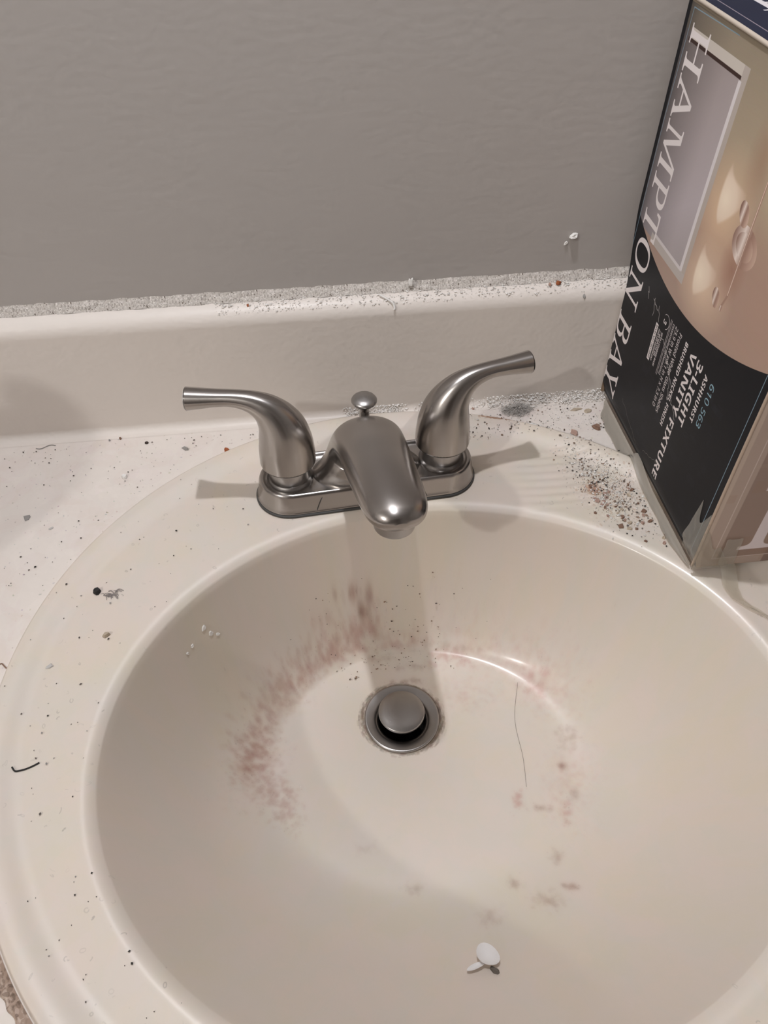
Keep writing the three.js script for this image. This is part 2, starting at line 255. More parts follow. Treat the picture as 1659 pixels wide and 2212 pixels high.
// ---------------------------------------------------------------- faucet (brushed nickel, two levers), turned a little on the deck
const faucet = thing('sink_faucet', [0, 0, .0962], 'brushed nickel two handle centerset faucet on the sink rim', 'faucet'); faucet.rotation.y = .065;
{
  const stadium = (hl, r, y, seg = 40) => { const o = []; for (let i = 0; i < seg * 2; i++) { const right = i < seg, a = (right ? -Math.PI / 2 : Math.PI / 2) + Math.PI * (i % seg) / (seg - 1); o.push([(right ? hl : -hl) + r * Math.cos(a), y, -r * Math.sin(a)]); } return o; };
  const stack = (levels) => { const rows = levels.map(([r, y]) => stadium(.0508, r, y)), n = rows[0].length; return grid(n, rows.length - 1, (i, j) => rows[j][i % n], true); };
  mesh('gasket', stack([[.0220, .0], [.0236, .0002], [.0238, .0012], [.0232, .0020], [.0200, .0021]]), M.gasket, faucet);
  mesh('base_plate', stack([[.0224, .0020], [.0229, .0023], [.0229, .0032], [.0223, .0038], [.0219, .0060], [.0207, .0145], [.0201, .0162], [.0191, .0172], [.0180, .0170], [.0170, .0160], [.0160, .0148], [.012, .0146], [.0, .0146]]), M.nickel, faucet);
  // raised shoulders that run from the plate up into the spout
  const sp = loft([[0, .0095, -.001, .0400, .0212], [0, .0150, -.001, .0360, .0203], [0, .0230, -.001, .0292, .0192], [0, .0340, .0005, .0245, .0185], [0, .0445, .0085, .0226, .0160], [0, .0535, .0270, .0214, .0134], [0, .0602, .0480, .0204, .0122], [0, .0665, .0680, .0194, .0112], [0, .0718, .0850, .0184, .0100], [0, .0744, .0945, .0174, .0093], [0, .0756, .1012, .0160, .0086], [0, .0761, .1064, .0134, .0072], [0, .0763, .1098, .0094, .0048], [0, .0764, .1114, .0032, .0016]], [1, 0, 0], { steps: 120, seg: 72, pow: 2.08 });
  const neck = lathe([[.0110, .0690], [.0124, .0694], [.0134, .0710], [.0136, .0740], [.0130, .0780]], 56); neck.translate(0, 0, .0925);
  const spout = mesh('spout', mergeGeometries([sp, neck]), M.nickel, faucet);
  const ae = lathe([[.0082, .0585], [.0108, .0582], [.0114, .0588], [.0115, .0600], [.0115, .0700]], 48); ae.translate(0, 0, .0930); mesh('aerator', ae, M.nickelDark, spout);
  const mouth = new THREE.CircleGeometry(.0085, 32); mouth.rotateX(Math.PI / 2); mouth.translate(0, .0586, .0930); mesh('aerator_screen', mouth, M.gasket, spout);
  // seam between plate and spout shoulder
  for (const s of [-1, 1]) mesh('seam', tube([[s * .0295, .0172, .0178], [s * .0330, .0125, .0212], [s * .0365, .0040, .0227]], .0002, 12, 5), M.gasket, faucet);
  // levers
  const lip = lathe([[.0128, .0302], [.0170, .0302], [.0177, .0308], [.0179, .0318]], 56);
  const sweep = loft([[0, .0316, 0, .0179, .0179], [0, .0400, 0, .0175, .0176], [.0002, .0490, 0, .0163, .0166], [.0016, .0580, 0, .0144, .0150], [.0050, .0660, 0, .0119, .0124], [.0105, .0728, 0, .0093, .0094], [.0185, .0776, 0, .0070, .0067], [.0285, .0800, 0, .0059, .0052], [.0385, .0803, 0, .0061, .0053], [.0480, .0800, 0, .0068, .0062], [.0563, .0797, 0, .0075, .0071]], [0, 0, 1], { steps: 84, seg: 52 });
  const lever = mergeGeometries([lip.toNonIndexed(), sweep.toNonIndexed()]);
  const cap = new THREE.CylinderGeometry(.0066, .0066, .0006, 40); cap.scale(1, 1, 1.06); cap.rotateZ(Math.PI / 2); cap.translate(.0566, .0797, 0);
  const collar = lathe([[.0150, .0140], [.0150, .0165], [.0136, .0172], [.0134, .0185], [.0134, .0300], [.0110, .0303]], 56);
  for (const [s, a] of [[-1, Math.PI - .186], [1, .146]]) {
    const h = mesh('handle', lever, M.nickel, faucet); h.position.x = s * .0508; h.rotation.y = a;
    mesh('collar', collar, M.nickelDark, h); mesh('end_cap', cap, M.nickelDark, h);
  }
  const rod = mesh('lift_rod', lathe([[0, 0], [.0034, 0], [.0034, .036], [0, .036]], 24), M.nickelDark, faucet); rod.position.set(.0022, .0175, -.0178);
  mesh('knob', lathe([[.0034, .032], [.0040, .0345], [.0068, .0372], [.0083, .0388], [.0084, .0398], [.0075, .0412], [.0045, .0424], [0, .0428]], 40), M.nickelDark, rod);
}
// ---------------------------------------------------------------- drain
{
  const d = thing('sink_drain', [.011, -.1262, .2055], 'round nickel drain with a raised pop up stopper', 'drain');
  mesh('flange', lathe([[.0246, -.004], [.0262, .0002], [.0263, .0011], [.0258, .0019], [.0248, .0022], [.0200, .0010], [.0180, .0000], [.0168, -.0014], [.0163, -.0040], [.0162, -.0450]], 80), M.nickelDark, d);
  mesh('pipe_bottom', lathe([[0, -.044], [.0162, -.044]], 40), M.black, d);
  mesh('inner_sleeve', lathe([[.0160, -.005], [.0160, -.0440]], 48), M.black, d);
  const s = mesh('stopper', lathe([[0, -.003], [.0140, -.0028], [.0154, -.0016], [.0161, .0004], [.0161, .0016], [.0155, .0024], [.0120, .0033], [.0060, .0038], [0, .0039]], 64), M.nickelDark, d); s.position.set(-.0002, .0072, -.0006);
  const gp = []; for (let i = 0; i <= 8; i++) { const a = 2.0 + i * .30; gp.push([-.0015 + .0085 * Math.cos(a), .0034, -.001 + .0085 * Math.sin(a)]); }
  mesh('stem', lathe([[.0042, -.0028], [.0042, -.043]], 16), M.black, s);
  const gel = mergeVertices(tube(gp, .0036, 40, 14)); const p = gel.attributes.position; for (let i = 0; i < p.count; i++) p.setY(i, .0032 + (p.getY(i) - .0034) * .4); gel.computeVertexNormals();
  const gm = mesh('water_blob', gel, M.water); gm.position.set(.0108, -.1190, .2049); tag(gm, 'crescent of clear water resting on the drain stopper', 'water drop');
}
// ---------------------------------------------------------------- printed carton standing on the rim
{
  const X0 = .186, X1 = .80, Y0 = .0053, Y1 = .2590, ZF = .198, zBack = (y) => .0236 - .0115 * sm(.085, .15, y);
  const t = thing('fixture_carton', [.49, Y0, .11], 'printed navy and tan cardboard carton for a vanity light beside the faucet', 'box');
  const put = (name, g, m, par = t) => { g.translate(-.49, -Y0, -.11); return mesh(name, g, m, par); };
  function lines(g, S, rows) { for (const [txt, base, cap, y0, y1, font, col] of rows) { g.save(); g.translate(base * S, y0 * S); g.rotate(Math.PI / 2); g.font = `${font.replace('@', '100px')}`; g.fillStyle = col; g.textBaseline = 'alphabetic'; const w = g.measureText(txt).width; g.scale((y1 - y0) * S / w, cap * S / 71); g.fillText(txt, 0, 0); g.restore(); } }
  const white = '#e4dcda', navy = '#0e0f15';
  // end panel print: mm from the wall-side edge and from the top
  function endPrint() {
    const S = 7.5, W = 188 * S, H = 259 * S, c = canvas(W, H), g = c.getContext('2d'), R = rng(9);
    const mm = (v) => v * S; g.scale(1, 1);
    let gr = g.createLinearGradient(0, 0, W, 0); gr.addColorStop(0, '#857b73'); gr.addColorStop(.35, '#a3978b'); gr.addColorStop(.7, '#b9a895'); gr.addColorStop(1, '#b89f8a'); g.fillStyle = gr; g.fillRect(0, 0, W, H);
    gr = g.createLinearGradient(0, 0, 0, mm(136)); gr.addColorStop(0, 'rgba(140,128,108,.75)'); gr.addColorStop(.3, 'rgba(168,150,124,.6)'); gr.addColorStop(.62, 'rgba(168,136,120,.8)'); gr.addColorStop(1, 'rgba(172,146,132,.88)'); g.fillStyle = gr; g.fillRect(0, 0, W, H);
    // picture of lamp shades glowing on a wall
    const blob = (x, y, rx, ry, col, a) => { g.save(); g.translate(mm(x), mm(y)); g.scale(rx, ry); const q = g.createRadialGradient(0, 0, 0, 0, 0, S); q.addColorStop(0, `rgba(${col},${a})`); q.addColorStop(1, `rgba(${col},0)`); g.fillStyle = q; g.beginPath(); g.arc(0, 0, S, 0, 7); g.fill(); g.restore(); };
    blob(100, 72, 34, 34, '238,205,168', .75); blob(104, 112, 34, 26, '238,210,180', .8); blob(150, 34, 30, 40, '206,196,160', .7); blob(160, 90, 36, 46, '176,146,130', .6); blob(118, 40, 14, 24, '150,106,84', .35); blob(125, 92, 14, 20, '146,98,78', .45);
    const shade = (x, y, s) => { g.filter = 'blur(5px)'; const q = g.createRadialGradient(mm(x + 4 * s), mm(y + 17 * s), 0, mm(x + 4 * s), mm(y + 17 * s), mm(17 * s)); q.addColorStop(0, '#f3e2cb'); q.addColorStop(.6, 'rgba(232,212,192,.9)'); q.addColorStop(1, 'rgba(222,198,178,.35)'); g.fillStyle = q; g.beginPath(); g.moveTo(mm(x), mm(y)); g.bezierCurveTo(mm(x + 3 * s), mm(y + 9 * s), mm(x + 15 * s), mm(y + 6 * s), mm(x + 20 * s), mm(y + 8 * s)); g.bezierCurveTo(mm(x + 22 * s), mm(y + 14 * s), mm(x + 14 * s), mm(y + 22 * s), mm(x + 4 * s), mm(y + 30 * s)); g.bezierCurveTo(mm(x - 4 * s), mm(y + 26 * s), mm(x - 3 * s), mm(y + 8 * s), mm(x), mm(y)); g.fill(); g.filter = 'none'; };
    shade(95, 50, 1); shade(94.5, 93, .95);
    const metal = (x, y, rx, ry, rot) => { const q = g.createLinearGradient(mm(x - rx), 0, mm(x + rx), 0); q.addColorStop(0, '#8d6d60'); q.addColorStop(.35, '#e7d8ce'); q.addColorStop(.6, '#9c7b6c'); q.addColorStop(1, '#c8ab9a'); g.fillStyle = q; g.beginPath(); g.ellipse(mm(x), mm(y), mm(rx), mm(ry), rot, 0, 7); g.fill(); };
    metal(128.5, 78, 12.5, 9.5, .25); metal(128.5, 78, 8.6, 6.2, .25); metal(119, 65.5, 4.2, 6.5, -.7); metal(120, 110.5, 3.6, 5.5, -.5);
    g.strokeStyle = '#a58575'; g.lineWidth = mm(1.5); g.beginPath(); g.moveTo(mm(128.2), mm(46)); g.lineTo(mm(129.4), mm(104)); g.lineTo(mm(127), mm(112)); g.stroke(); g.strokeStyle = '#e0cabb'; g.lineWidth = mm(.5); g.beginPath(); g.moveTo(mm(128), mm(46)); g.lineTo(mm(129.2), mm(104)); g.stroke();
    metal(127.4, 112.5, 1.6, 1.6, 0);
    // mirror with a pale frame
    gr = g.createLinearGradient(0, mm(16), mm(70), mm(120)); gr.addColorStop(0, '#8d827e'); gr.addColorStop(.4, '#a89d9c'); gr.addColorStop(.75, '#b7adb0'); gr.addColorStop(1, '#a9a0a0'); g.fillStyle = gr; g.fillRect(0, mm(14), mm(78), mm(108));
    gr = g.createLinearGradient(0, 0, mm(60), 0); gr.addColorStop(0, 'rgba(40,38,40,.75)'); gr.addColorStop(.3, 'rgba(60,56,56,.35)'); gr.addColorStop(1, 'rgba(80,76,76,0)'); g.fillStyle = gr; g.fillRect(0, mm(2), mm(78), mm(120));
    g.fillStyle = '#c9c0b6'; g.fillRect(mm(14), mm(12), mm(69), mm(5)); g.fillStyle = '#3c2a25'; g.fillRect(mm(12), mm(17), mm(65), mm(1.7));
    g.fillStyle = '#b5aaa2'; g.fillRect(mm(77), mm(12), mm(6), mm(112)); g.fillStyle = '#d9d2d2'; g.fillRect(mm(75.5), mm(19), mm(3), mm(100));
    g.fillStyle = '#b9b0aa'; g.fillRect(mm(30), mm(118.5), mm(53), mm(5.5)); g.fillStyle = '#d2cbca'; g.fillRect(mm(36), mm(117), mm(41), mm(2));
    // navy field under an arc
    g.fillStyle = navy; g.beginPath(); g.moveTo(0, mm(115)); for (let x = 0; x <= 188; x += 4) g.lineTo(mm(x), mm(136.3 - 21 * ((x - 91) / 91) ** 2)); g.lineTo(W, H); g.lineTo(0, H); g.fill();
    g.fillStyle = navy; g.fillRect(0, 0, mm(6.2), H);
    for (let i = 0; i < 130; i++) { g.fillStyle = R() < .5 ? 'rgba(6,7,10,.35)' : 'rgba(52,54,62,.16)'; g.fillRect(mm(30 + R() * 140), mm(150 + R() * 105), mm(1 + R() * 9), mm(.6 + R() * 5)); }   // scuffs
    // keylines
    g.strokeStyle = '#7f98a6'; g.lineWidth = mm(.5); g.beginPath(); g.moveTo(mm(64), mm(3.2)); g.lineTo(mm(10), mm(4)); g.lineTo(mm(7.2), mm(60)); g.lineTo(mm(6.6), mm(249)); g.lineTo(mm(181.5), mm(249)); g.lineTo(mm(181.5), mm(116)); g.stroke();
    lines(g, S, [
      ['HAMPTON BAY', 13.5, 22.5, 9, 244, '@ serif', white],
      ['610 563', 142.6, 4.6, 149, 179.5, '@ sans-serif', '#93b6c4'], ['ASHHURST', 135, 3.8, 149, 181.5, 'bold @ sans-serif', white],
      ['3-LIGHT', 124.2, 6.6, 146.5, 191.5, 'bold @ sans-serif', white], ['VANITY FIXTURE', 115.3, 6.4, 146.8, 244, 'bold @ sans-serif', white],
      ['BRUSHED NICKEL FINISH', 106.6, 3.6, 146.4, 208, 'bold @ sans-serif', white], ['Frosted White Glass Shades', 97.4, 3.6, 146.5, 205, '@ sans-serif', white],
      ['23.9 in W x 9.1 in H x 7.3 in D', 91.4, 3.6, 146.3, 204.6, '@ sans-serif', white], ['(assembled dimensions)', 87.6, 2.5, 147, 183, '@ sans-serif', white],
      ['UP TO 3 STANDARD BULBS', 77.4, 1.9, 159.6, 184, 'bold @ sans-serif', white], ['60 WATTS OR', 74.9, 1.9, 162, 178, 'bold @ sans-serif', white], ['FOR LED EQUIVALENT', 72.5, 1.9, 160, 183, 'bold @ sans-serif', white],
    ]);
    g.fillStyle = white; g.fillRect(mm(67.6), mm(158.6), mm(3.6), mm(26.4)); lines(g, S, [['BULBS NOT INCLUDED', 68.5, 1.9, 159.6, 184, 'bold @ sans-serif', navy]]);
    g.strokeStyle = white; g.lineWidth = mm(.35); g.beginPath(); for (const x of [85.8, 84.4]) { g.moveTo(mm(x), mm(146.3)); g.lineTo(mm(x), mm(185.3)); } g.stroke();
    g.beginPath(); g.arc(mm(79), mm(151.5), mm(4.4), -2.4, 1.3); g.stroke(); lines(g, S, [['3', 75.6, 4, 151, 154, 'bold @ sans-serif', white]]);
    // torn and scratched print
    g.strokeStyle = '#c9c4c0'; g.lineWidth = mm(.35);
    const scratch = (p) => { g.beginPath(); p.forEach(([x, y], i) => (i ? g.lineTo(mm(x), mm(y)) : g.moveTo(mm(x), mm(y)))); g.stroke(); };
    const jag = (x0, y0, x1, y1, n) => Array.from({ length: n + 1 }, (_, i) => [x0 + (x1 - x0) * i / n + (R() - .5) * 1.8, y0 + (y1 - y0) * i / n + (R() - .5) * 1.8]);
    scratch(jag(46, 147, 48, 153, 5)); scratch(jag(55, 149.5, 66, 153, 8)); scratch(jag(58, 147, 60, 159, 6)); scratch(jag(66, 149, 70, 158, 6)); scratch(jag(76, 160, 100, 172, 16)); scratch(jag(86, 166, 108, 180, 18)); scratch(jag(100, 171, 106, 190, 12)); scratch(jag(106, 184, 121, 193, 10));
    g.strokeStyle = 'rgba(160,155,140,.6)'; scratch(jag(50, 232, 92, 246, 22)); scratch(jag(96, 240, 118, 232, 9));
    return colourMap(c);
  }
  function frontPrint() {   // long side, mm from the corner and from the top
    const S = 3.2, W = 614 * S, H = 255 * S, c = canvas(W, H), g = c.getContext('2d'), mm = (v) => v * S, R = rng(3);
    g.fillStyle = '#b3a094'; g.fillRect(0, 0, W, H); g.fillStyle = '#988378'; g.fillRect(mm(14), mm(150), W, mm(98)); g.fillStyle = '#8d7a72'; g.fillRect(mm(44), mm(226), W, mm(30));
    for (let i = 0; i < 420; i++) { g.fillStyle = R() < .5 ? 'rgba(150,110,84,.10)' : 'rgba(190,166,148,.12)'; g.fillRect(R() * W, R() * H, mm(2 + R() * 40), mm(1 + R() * 10)); }
    g.fillStyle = '#c4b2a4'; g.fillRect(0, 0, mm(3.6), H);
    g.strokeStyle = '#d3c6c0'; g.lineWidth = mm(.5); g.beginPath(); g.moveTo(mm(10), 0); g.lineTo(mm(11), mm(248)); g.lineTo(W, mm(248)); g.stroke();
    g.fillStyle = '#ded3d4'; g.font = `${74 * S}px serif`; g.textBaseline = 'alphabetic'; g.save(); g.translate(mm(21.5), mm(242)); g.scale(1, 1); g.fillText('HAMPTON BAY', 0, 0); g.restore();
    return colourMap(c);
  }
  function topPrint() {
    const S = 3.2, W = 614 * S, H = 188 * S, c = canvas(W, H), g = c.getContext('2d'), mm = (v) => v * S;
    g.fillStyle = '#1d2238'; g.fillRect(0, 0, W, H); g.strokeStyle = '#9c8f94'; g.lineWidth = mm(.7); g.strokeRect(mm(9), mm(9), W - mm(18), H - mm(18));
    g.fillStyle = '#e2dcdd'; g.font = `${40 * S}px serif`; g.fillText('HAMPTON BAY', mm(22), mm(38)); return colourMap(c);
  }
  const card = (m) => phys({ map: m, roughness: .5, clearcoat: .08, clearcoatRoughness: .3, specularIntensity: .45 });
  const kraft = std({ color: lin(.34, .24, .16), roughness: .85 });
  const bulge = (y, z) => -.0016 * Math.sin(Math.PI * clamp((y - Y0) / (Y1 - Y0))) * Math.sin(Math.PI * clamp((z - .02) / (ZF - .02))) + .0032 * (1 - sm(0, .011, y - Y0)) ;
  const zAt = (y, k) => { const b = zBack(y); return b + (ZF - b) * k; };
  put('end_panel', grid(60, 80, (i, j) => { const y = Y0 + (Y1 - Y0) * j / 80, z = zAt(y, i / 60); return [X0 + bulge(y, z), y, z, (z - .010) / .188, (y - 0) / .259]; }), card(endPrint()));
  put('long_panel', grid(60, 40, (i, j) => { const y = Y0 + (Y1 - Y0) * j / 40, x = X0 + (X1 - X0) * i / 60; return [x + (i === 0 ? bulge(y, ZF) : 0), y, ZF + .0012 * Math.sin(Math.PI * i / 60) * Math.sin(Math.PI * j / 40), (x - X0) / .614, (y - Y0) / .255]; }), card(frontPrint()));
  put('top_flap', grid(40, 20, (i, j) => { const x = X0 + (X1 - X0) * i / 40, z = zAt(Y1, j / 20); return [x, Y1 + .0008 * Math.sin(i * .4) * Math.sin(Math.PI * j / 20), z, (x - X0) / .614, 1 - (z - .010) / .188]; }), card(topPrint()));
  put('back_panel', grid(1, 30, (i, j) => { const y = Y0 + (Y1 - Y0) * j / 30; return [X0 + (X1 - X0) * i, y, zBack(y)]; }), kraft);
  put('far_end_panel', grid(1, 30, (i, j) => { const y = Y0 + (Y1 - Y0) * j / 30; return [X1, y, zAt(y, i)]; }), kraft);
  put('bottom_flap', grid(1, 1, (i, j) => [X0 + .0032 + (X1 - X0 - .0032) * i, Y0, zAt(Y0, j)]), kraft);
  put('edge_crease', tube([[X0 + .0005, Y0 + .002, ZF - .0004], [X0 - .0002, .08, ZF - .0002], [X0 - .0002, .18, ZF - .0002], [X0 + .0003, Y1, ZF - .0004]], .0009, 40, 8), std({ color: lin(.46, .36, .28), roughness: .8 }));
  put('top_crease', tube([[X0 + .0003, Y1, .013], [X0 - .0004, Y1 + .0004, .07], [X0 - .0003, Y1 + .0002, .13], [X0 + .0003, Y1, ZF]], .0011, 40, 8), std({ color: lin(.50, .43, .36), roughness: .8 }));
  // clear packing tape: over the corner, torn tail on the rim, folded strip at the end panel foot, its grey standing in for the shade too
  const tp = M.tape;
  put('corner_tape', grid(24, 16, (i, j) => { const k = i / 24, v = j / 16, y = .0052 + v * (.046 - .018 * k) * (1 - .25 * Math.sin(k * 9)); const w = .0009 * noise(k * 9, v * 5, 2); if (k < .5) return [X0 - .0007 + w + bulge(y, ZF), y, ZF - .020 * (1 - k * 2) * (1 - .35 * v)]; return [X0 - .0004 + .024 * (k - .5) * 2 * (1 - .45 * v), y * .75 + .001, ZF + .0009 - w]; }), tp);
  put('tape_tail', grid(8, 40, (i, j) => { const k = i / 8, v = j / 40, wd = .010 * (1 - .72 * sm(.35, 1, v)), wob = .0012 * noise(k * 4, v * 9, 6); const s = v * .064;
    let x = .2055 + .002 * v + (k - .5) * wd + .012 * sm(.65, 1, v), y, z; if (s < .022) { y = .030 - s; z = ZF + .0012 + .002 * v; } else { const q = s - .022; z = ZF + .0030 + q * .92; y = null; }
    if (y === null) y = Math.max(height(x, z) + .0012, .0075 * (1 - sm(0, .014, s - .022)) + height(x, z) + .0012); return [x, y + Math.abs(wob), z + wob]; }), tp);
  put('tape_shade_strip', grid(60, 8, (i, j) => { const z = .032 + (ZF - .036) * i / 60, k = j / 8, w = .0100 * (.85 + .35 * noise(z * 70, 3)) * (inE(E0, .18, z) < 1 ? .55 : 1) * sm(-.02, .12, i / 60) * (1 - sm(.86, 1.03, i / 60)), x = X0 + .0014 - w * k; return [x, Math.max(height(x, z), height(X0 - .001, z) * (1 - k)) + .0018 + .0030 * (1 - k) ** 3 + .0003 * noise(z * 300, k * 4), z]; }), phys({ color: lin(.52, .48, .42), transmission: .5, roughness: .4, thickness: 0 }));  // grey tint carries the shade along the carton foot as well as the tape
}
// ---------------------------------------------------------------- crumbs, flakes and water
const ONE = { husk:[-149.5,-1.2,21], br1:[-171.5,-0,29.1], br2:[-152.2,-0,36.5], gr0:[-178.9,-0,30.2], gflake:[-124.2,-0,45.9], orange:[-95.1,-0,51.4], thread:[-223.7,-0,32.8], smudge:[-222.9,-0,101.1], gr1:[-205.9,-0,113], crumb:[-164.1,-0,70.6], black:[-169.5,-0,169.3], fluff:[-162.7,-0,171.5], tan:[-160.2,-0,201], clear:[-188.7,-0,218.4], fibre:[-190.4,0,276.9], tf1:[164.4,-0,36.6], tf2:[172.6,-0,39.3], bf:[155,-0,62.2], db:[172.6,-0,59.2], beige:[86.3,-0.4,21], beige2:[87.6,-0,26.7], fuzz:[119.6,-0,31.2], lump:[123.7,5,53.9], seed:[141.8,93,13.1], seed2:[135.4,93,14.1], osp:[-68.6,93,21.2], bsp:[-79.2,93.3,5], wcr:[40.3,95.5,5], curl:[26.2,93,16.8], gsp:[158.9,81.2,21], blob:[148.8,123.1,5], blob2:[144.6,117.8,5], petal:[34.6,-101.5,367.9], petal2:[29.7,-99.9,370.1], bit:[34.8,-95.5,374.5], wf1:[-110.7,-26.9,183.3], wf2:[-107.7,-34.3,182.4], wf3:[-104.2,-39,180.2], wf4:[-117.9,-30.5,192.9], wf5:[-120.8,-32.1,197.3], crack:[-216.4,-0,212.1], crack2:[-208.2,5,217.2], hs0:[97.2,-121.1,190.3], hs1:[88.7,-122.8,217.9], hs2:[87.4,-122.7,246.9], hs3:[84.7,-122.4,266.1], shadA:[70.9,-24.6,131.9], gel:[4.8,-126.2,207.6] };
const P = (n) => ONE[n].map((v) => v / 1000);
const Rd = rng(2024);
function chipGeo(seed, w, d, t) {   // an irregular flat flake with a bevelled top, w x d x t metres
  const r = rng(seed), n = 6 + Math.floor(r() * 3), out = []; for (let i = 0; i < n; i++) { const a = (i + (r() - .5) * .7) / n * 6.283, q = .72 + r() * .5; out.push([Math.cos(a) * w / 2 * q, Math.sin(a) * d / 2 * q]); }
  const lift = out.map(() => r() * t * .8), g = grid(n, 3, (i, j) => { const k = [1, 1.04, .78, 0][j], o = out[i % n]; return [o[0] * k, [0, .45 * t, t + lift[i % n], t * 1.2][j], o[1] * k]; }, true); return g.toNonIndexed();
}
const flat = (c, rough = .8) => std({ color: c, roughness: rough, flatShading: true });
const C = { tan: flat(lin(.36, .25, .15)), brown: flat(lin(.22, .13, .09)), dark: flat(lin(.045, .03, .024)), gray: flat(lin(.30, .285, .27)), orange: flat(lin(.34, .10, .035)), black: flat(lin(.022, .02, .02)), white: flat(lin(.78, .76, .73)), pink: flat(lin(.40, .265, .215)), clear: flat(lin(.52, .50, .48), .3), beige: flat(lin(.46, .38, .29)) };
function lay(o, x, y, z, turn = 0, n) { o.position.set(x, y, z); const q = new THREE.Quaternion().setFromUnitVectors(new THREE.Vector3(0, 1, 0), n || normalAt(x, z)); o.quaternion.copy(q).multiply(new THREE.Quaternion().setFromAxisAngle(new THREE.Vector3(0, 1, 0), turn)); return o; }
let seed = 100;
const UP = new THREE.Vector3(0, 1, 0), FRONT = new THREE.Vector3(0, 0, 1), SHOULDER = new THREE.Vector3(0, .75, .66).normalize();
function flake(name, at, w, d, t, mat, turn, label, category = 'debris', group, n) {
  let [x, y, z] = typeof at === 'string' ? P(at) : at; if (!n && z > .034) y = height(x, z);
  const g = chipGeo(seed++, w / 1000, d / 1000, t / 1000); g.computeVertexNormals();
  return tag(lay(mesh(name, g, mat), x, y + .0001, z, turn, n || (z > .034 ? undefined : UP)), label, category, group);
}
flake('husk_fragment', 'husk', 4.5, 3, 1, C.tan, .6, 'olive tan husk fragment at the foot of the backsplash');
flake('brown_crumb', 'br1', 1.8, 3, .9, C.brown, .3, 'tiny brown crumb on the deck beside the tan husk fragment', 'debris', 'brown crumbs by the backsplash');
flake('brown_crumb', 'br2', 2.6, 1.8, .9, C.dark, .2, 'tiny brown crumb on the deck beside the tan husk fragment', 'debris', 'brown crumbs by the backsplash');
flake('gray_crumb', 'gr0', 1.5, 1.9, .7, C.gray, .5, 'pale grey crumb next to the brown crumb by the backsplash');
flake('gray_flake', 'gflake', 5, 3, .9, C.gray, -.5, 'long grey flake on the white deck near the basin rim');
flake('orange_chip', 'orange', 4.2, 3.2, 1.1, C.orange, -.3, 'rust orange chip on the deck at the basin rim');
flake('paint_flake', 'smudge', 5.4, 6, .3, C.gray, .3, 'square thin grey paint flake lying flat on the deck');
flake('gray_crumb', 'gr1', 3.4, 2.2, .3, C.clear, .8, 'thin slanted grey flake on the deck near the square paint flake');
flake('white_crumb', 'crumb', 4, 4, 1.4, C.white, .4, 'white plaster crumb on the deck left of the basin rim');
flake('black_chip', 'black', 4.6, 4.6, 1.8, C.black, .5, 'black chip on the basin rim beside a grey smear');
flake('tan_chip', 'tan', 4, 4, 1.2, C.beige, .2, 'tan chip on the wide left part of the basin rim');
flake('clear_flake', 'clear', 4.2, 3, .4, C.clear, .6, 'small translucent grey flake on the basin rim');
flake('tan_flake', 'tf1', 9.5, 3.6, .6, C.beige, .1, 'long beige flake on the deck between dust clump and carton');
flake('tan_flake', 'tf2', 6, 4.6, .6, C.beige, .4, 'short beige flake on the deck beside the carton corner');
flake('brown_flake', 'bf', 5, 7.5, .8, C.pink, .3, 'ragged brown flake at the rim edge near the carton');
flake('dark_flake', 'db', 6, 5.5, 1.6, C.brown, -.6, 'curled dark brown flake on the deck near the carton');
flake('beige_splinter', 'beige', 6.8, 2.6, 1, C.beige, .05, 'beige splinter on the deck behind the right faucet handle');
flake('brown_splinter', 'beige2', 1.6, 2.4, .8, C.pink, .4, 'small brown splinter beside the beige splinter');
flake('seed_husk', [P('seed')[0], .0925, P('seed')[2]], 5, 3, 1.5, C.orange, .1, 'orange brown seed husk on top of the backsplash', 'debris', undefined, UP);
flake('seed_fragment', [P('seed2')[0], .0925, P('seed2')[2]], 1.9, 2.6, 1, C.pink, .4, 'small brown fragment beside the seed husk on the backsplash', 'debris', undefined, UP);
flake('rust_speck', [P('osp')[0], .0915, .0135], 1.6, 2.6, .6, C.orange, .2, 'small rust speck on the rounded backsplash edge', 'debris', undefined, SHOULDER);
flake('black_speck', [P('bsp')[0], .0925, P('bsp')[2]], 2.2, 2.4, 1, C.dark, .2, 'black speck stuck in the caulk line', 'debris', undefined, UP);
flake('white_crumb', [P('wcr')[0], .0965, .0085], 3.2, 5, 3, C.white, .3, 'white lump standing on the caulk line behind the faucet', 'debris', undefined, UP);
flake('gray_speck', [P('gsp')[0], .086, .0195], 2, 4, .5, C.gray, .2, 'grey speck on the backsplash edge near the carton', 'debris', undefined, SHOULDER);
flake('plaster_blob', [P('blob')[0], P('blob')[1], .0052], 6.5, 3.2, 1.8, C.white, .4, 'lump of dried white plaster on the grey wall', 'debris', undefined, FRONT);
flake('plaster_blob', [P('blob2')[0], P('blob2')[1], .0052], 3, 1.8, .6, C.white, .9, 'small white plaster dab below the lump on the wall', 'debris', undefined, FRONT);
['wf1', 'wf2', 'wf3', 'wf4', 'wf5'].forEach((n, i) => flake('white_flake', n, 3.4 - i * .35, 4.4 - i * .5, .5, C.white, i, 'small white paint flake on the shaded side of the bowl', 'debris', 'white flakes in the bowl'));
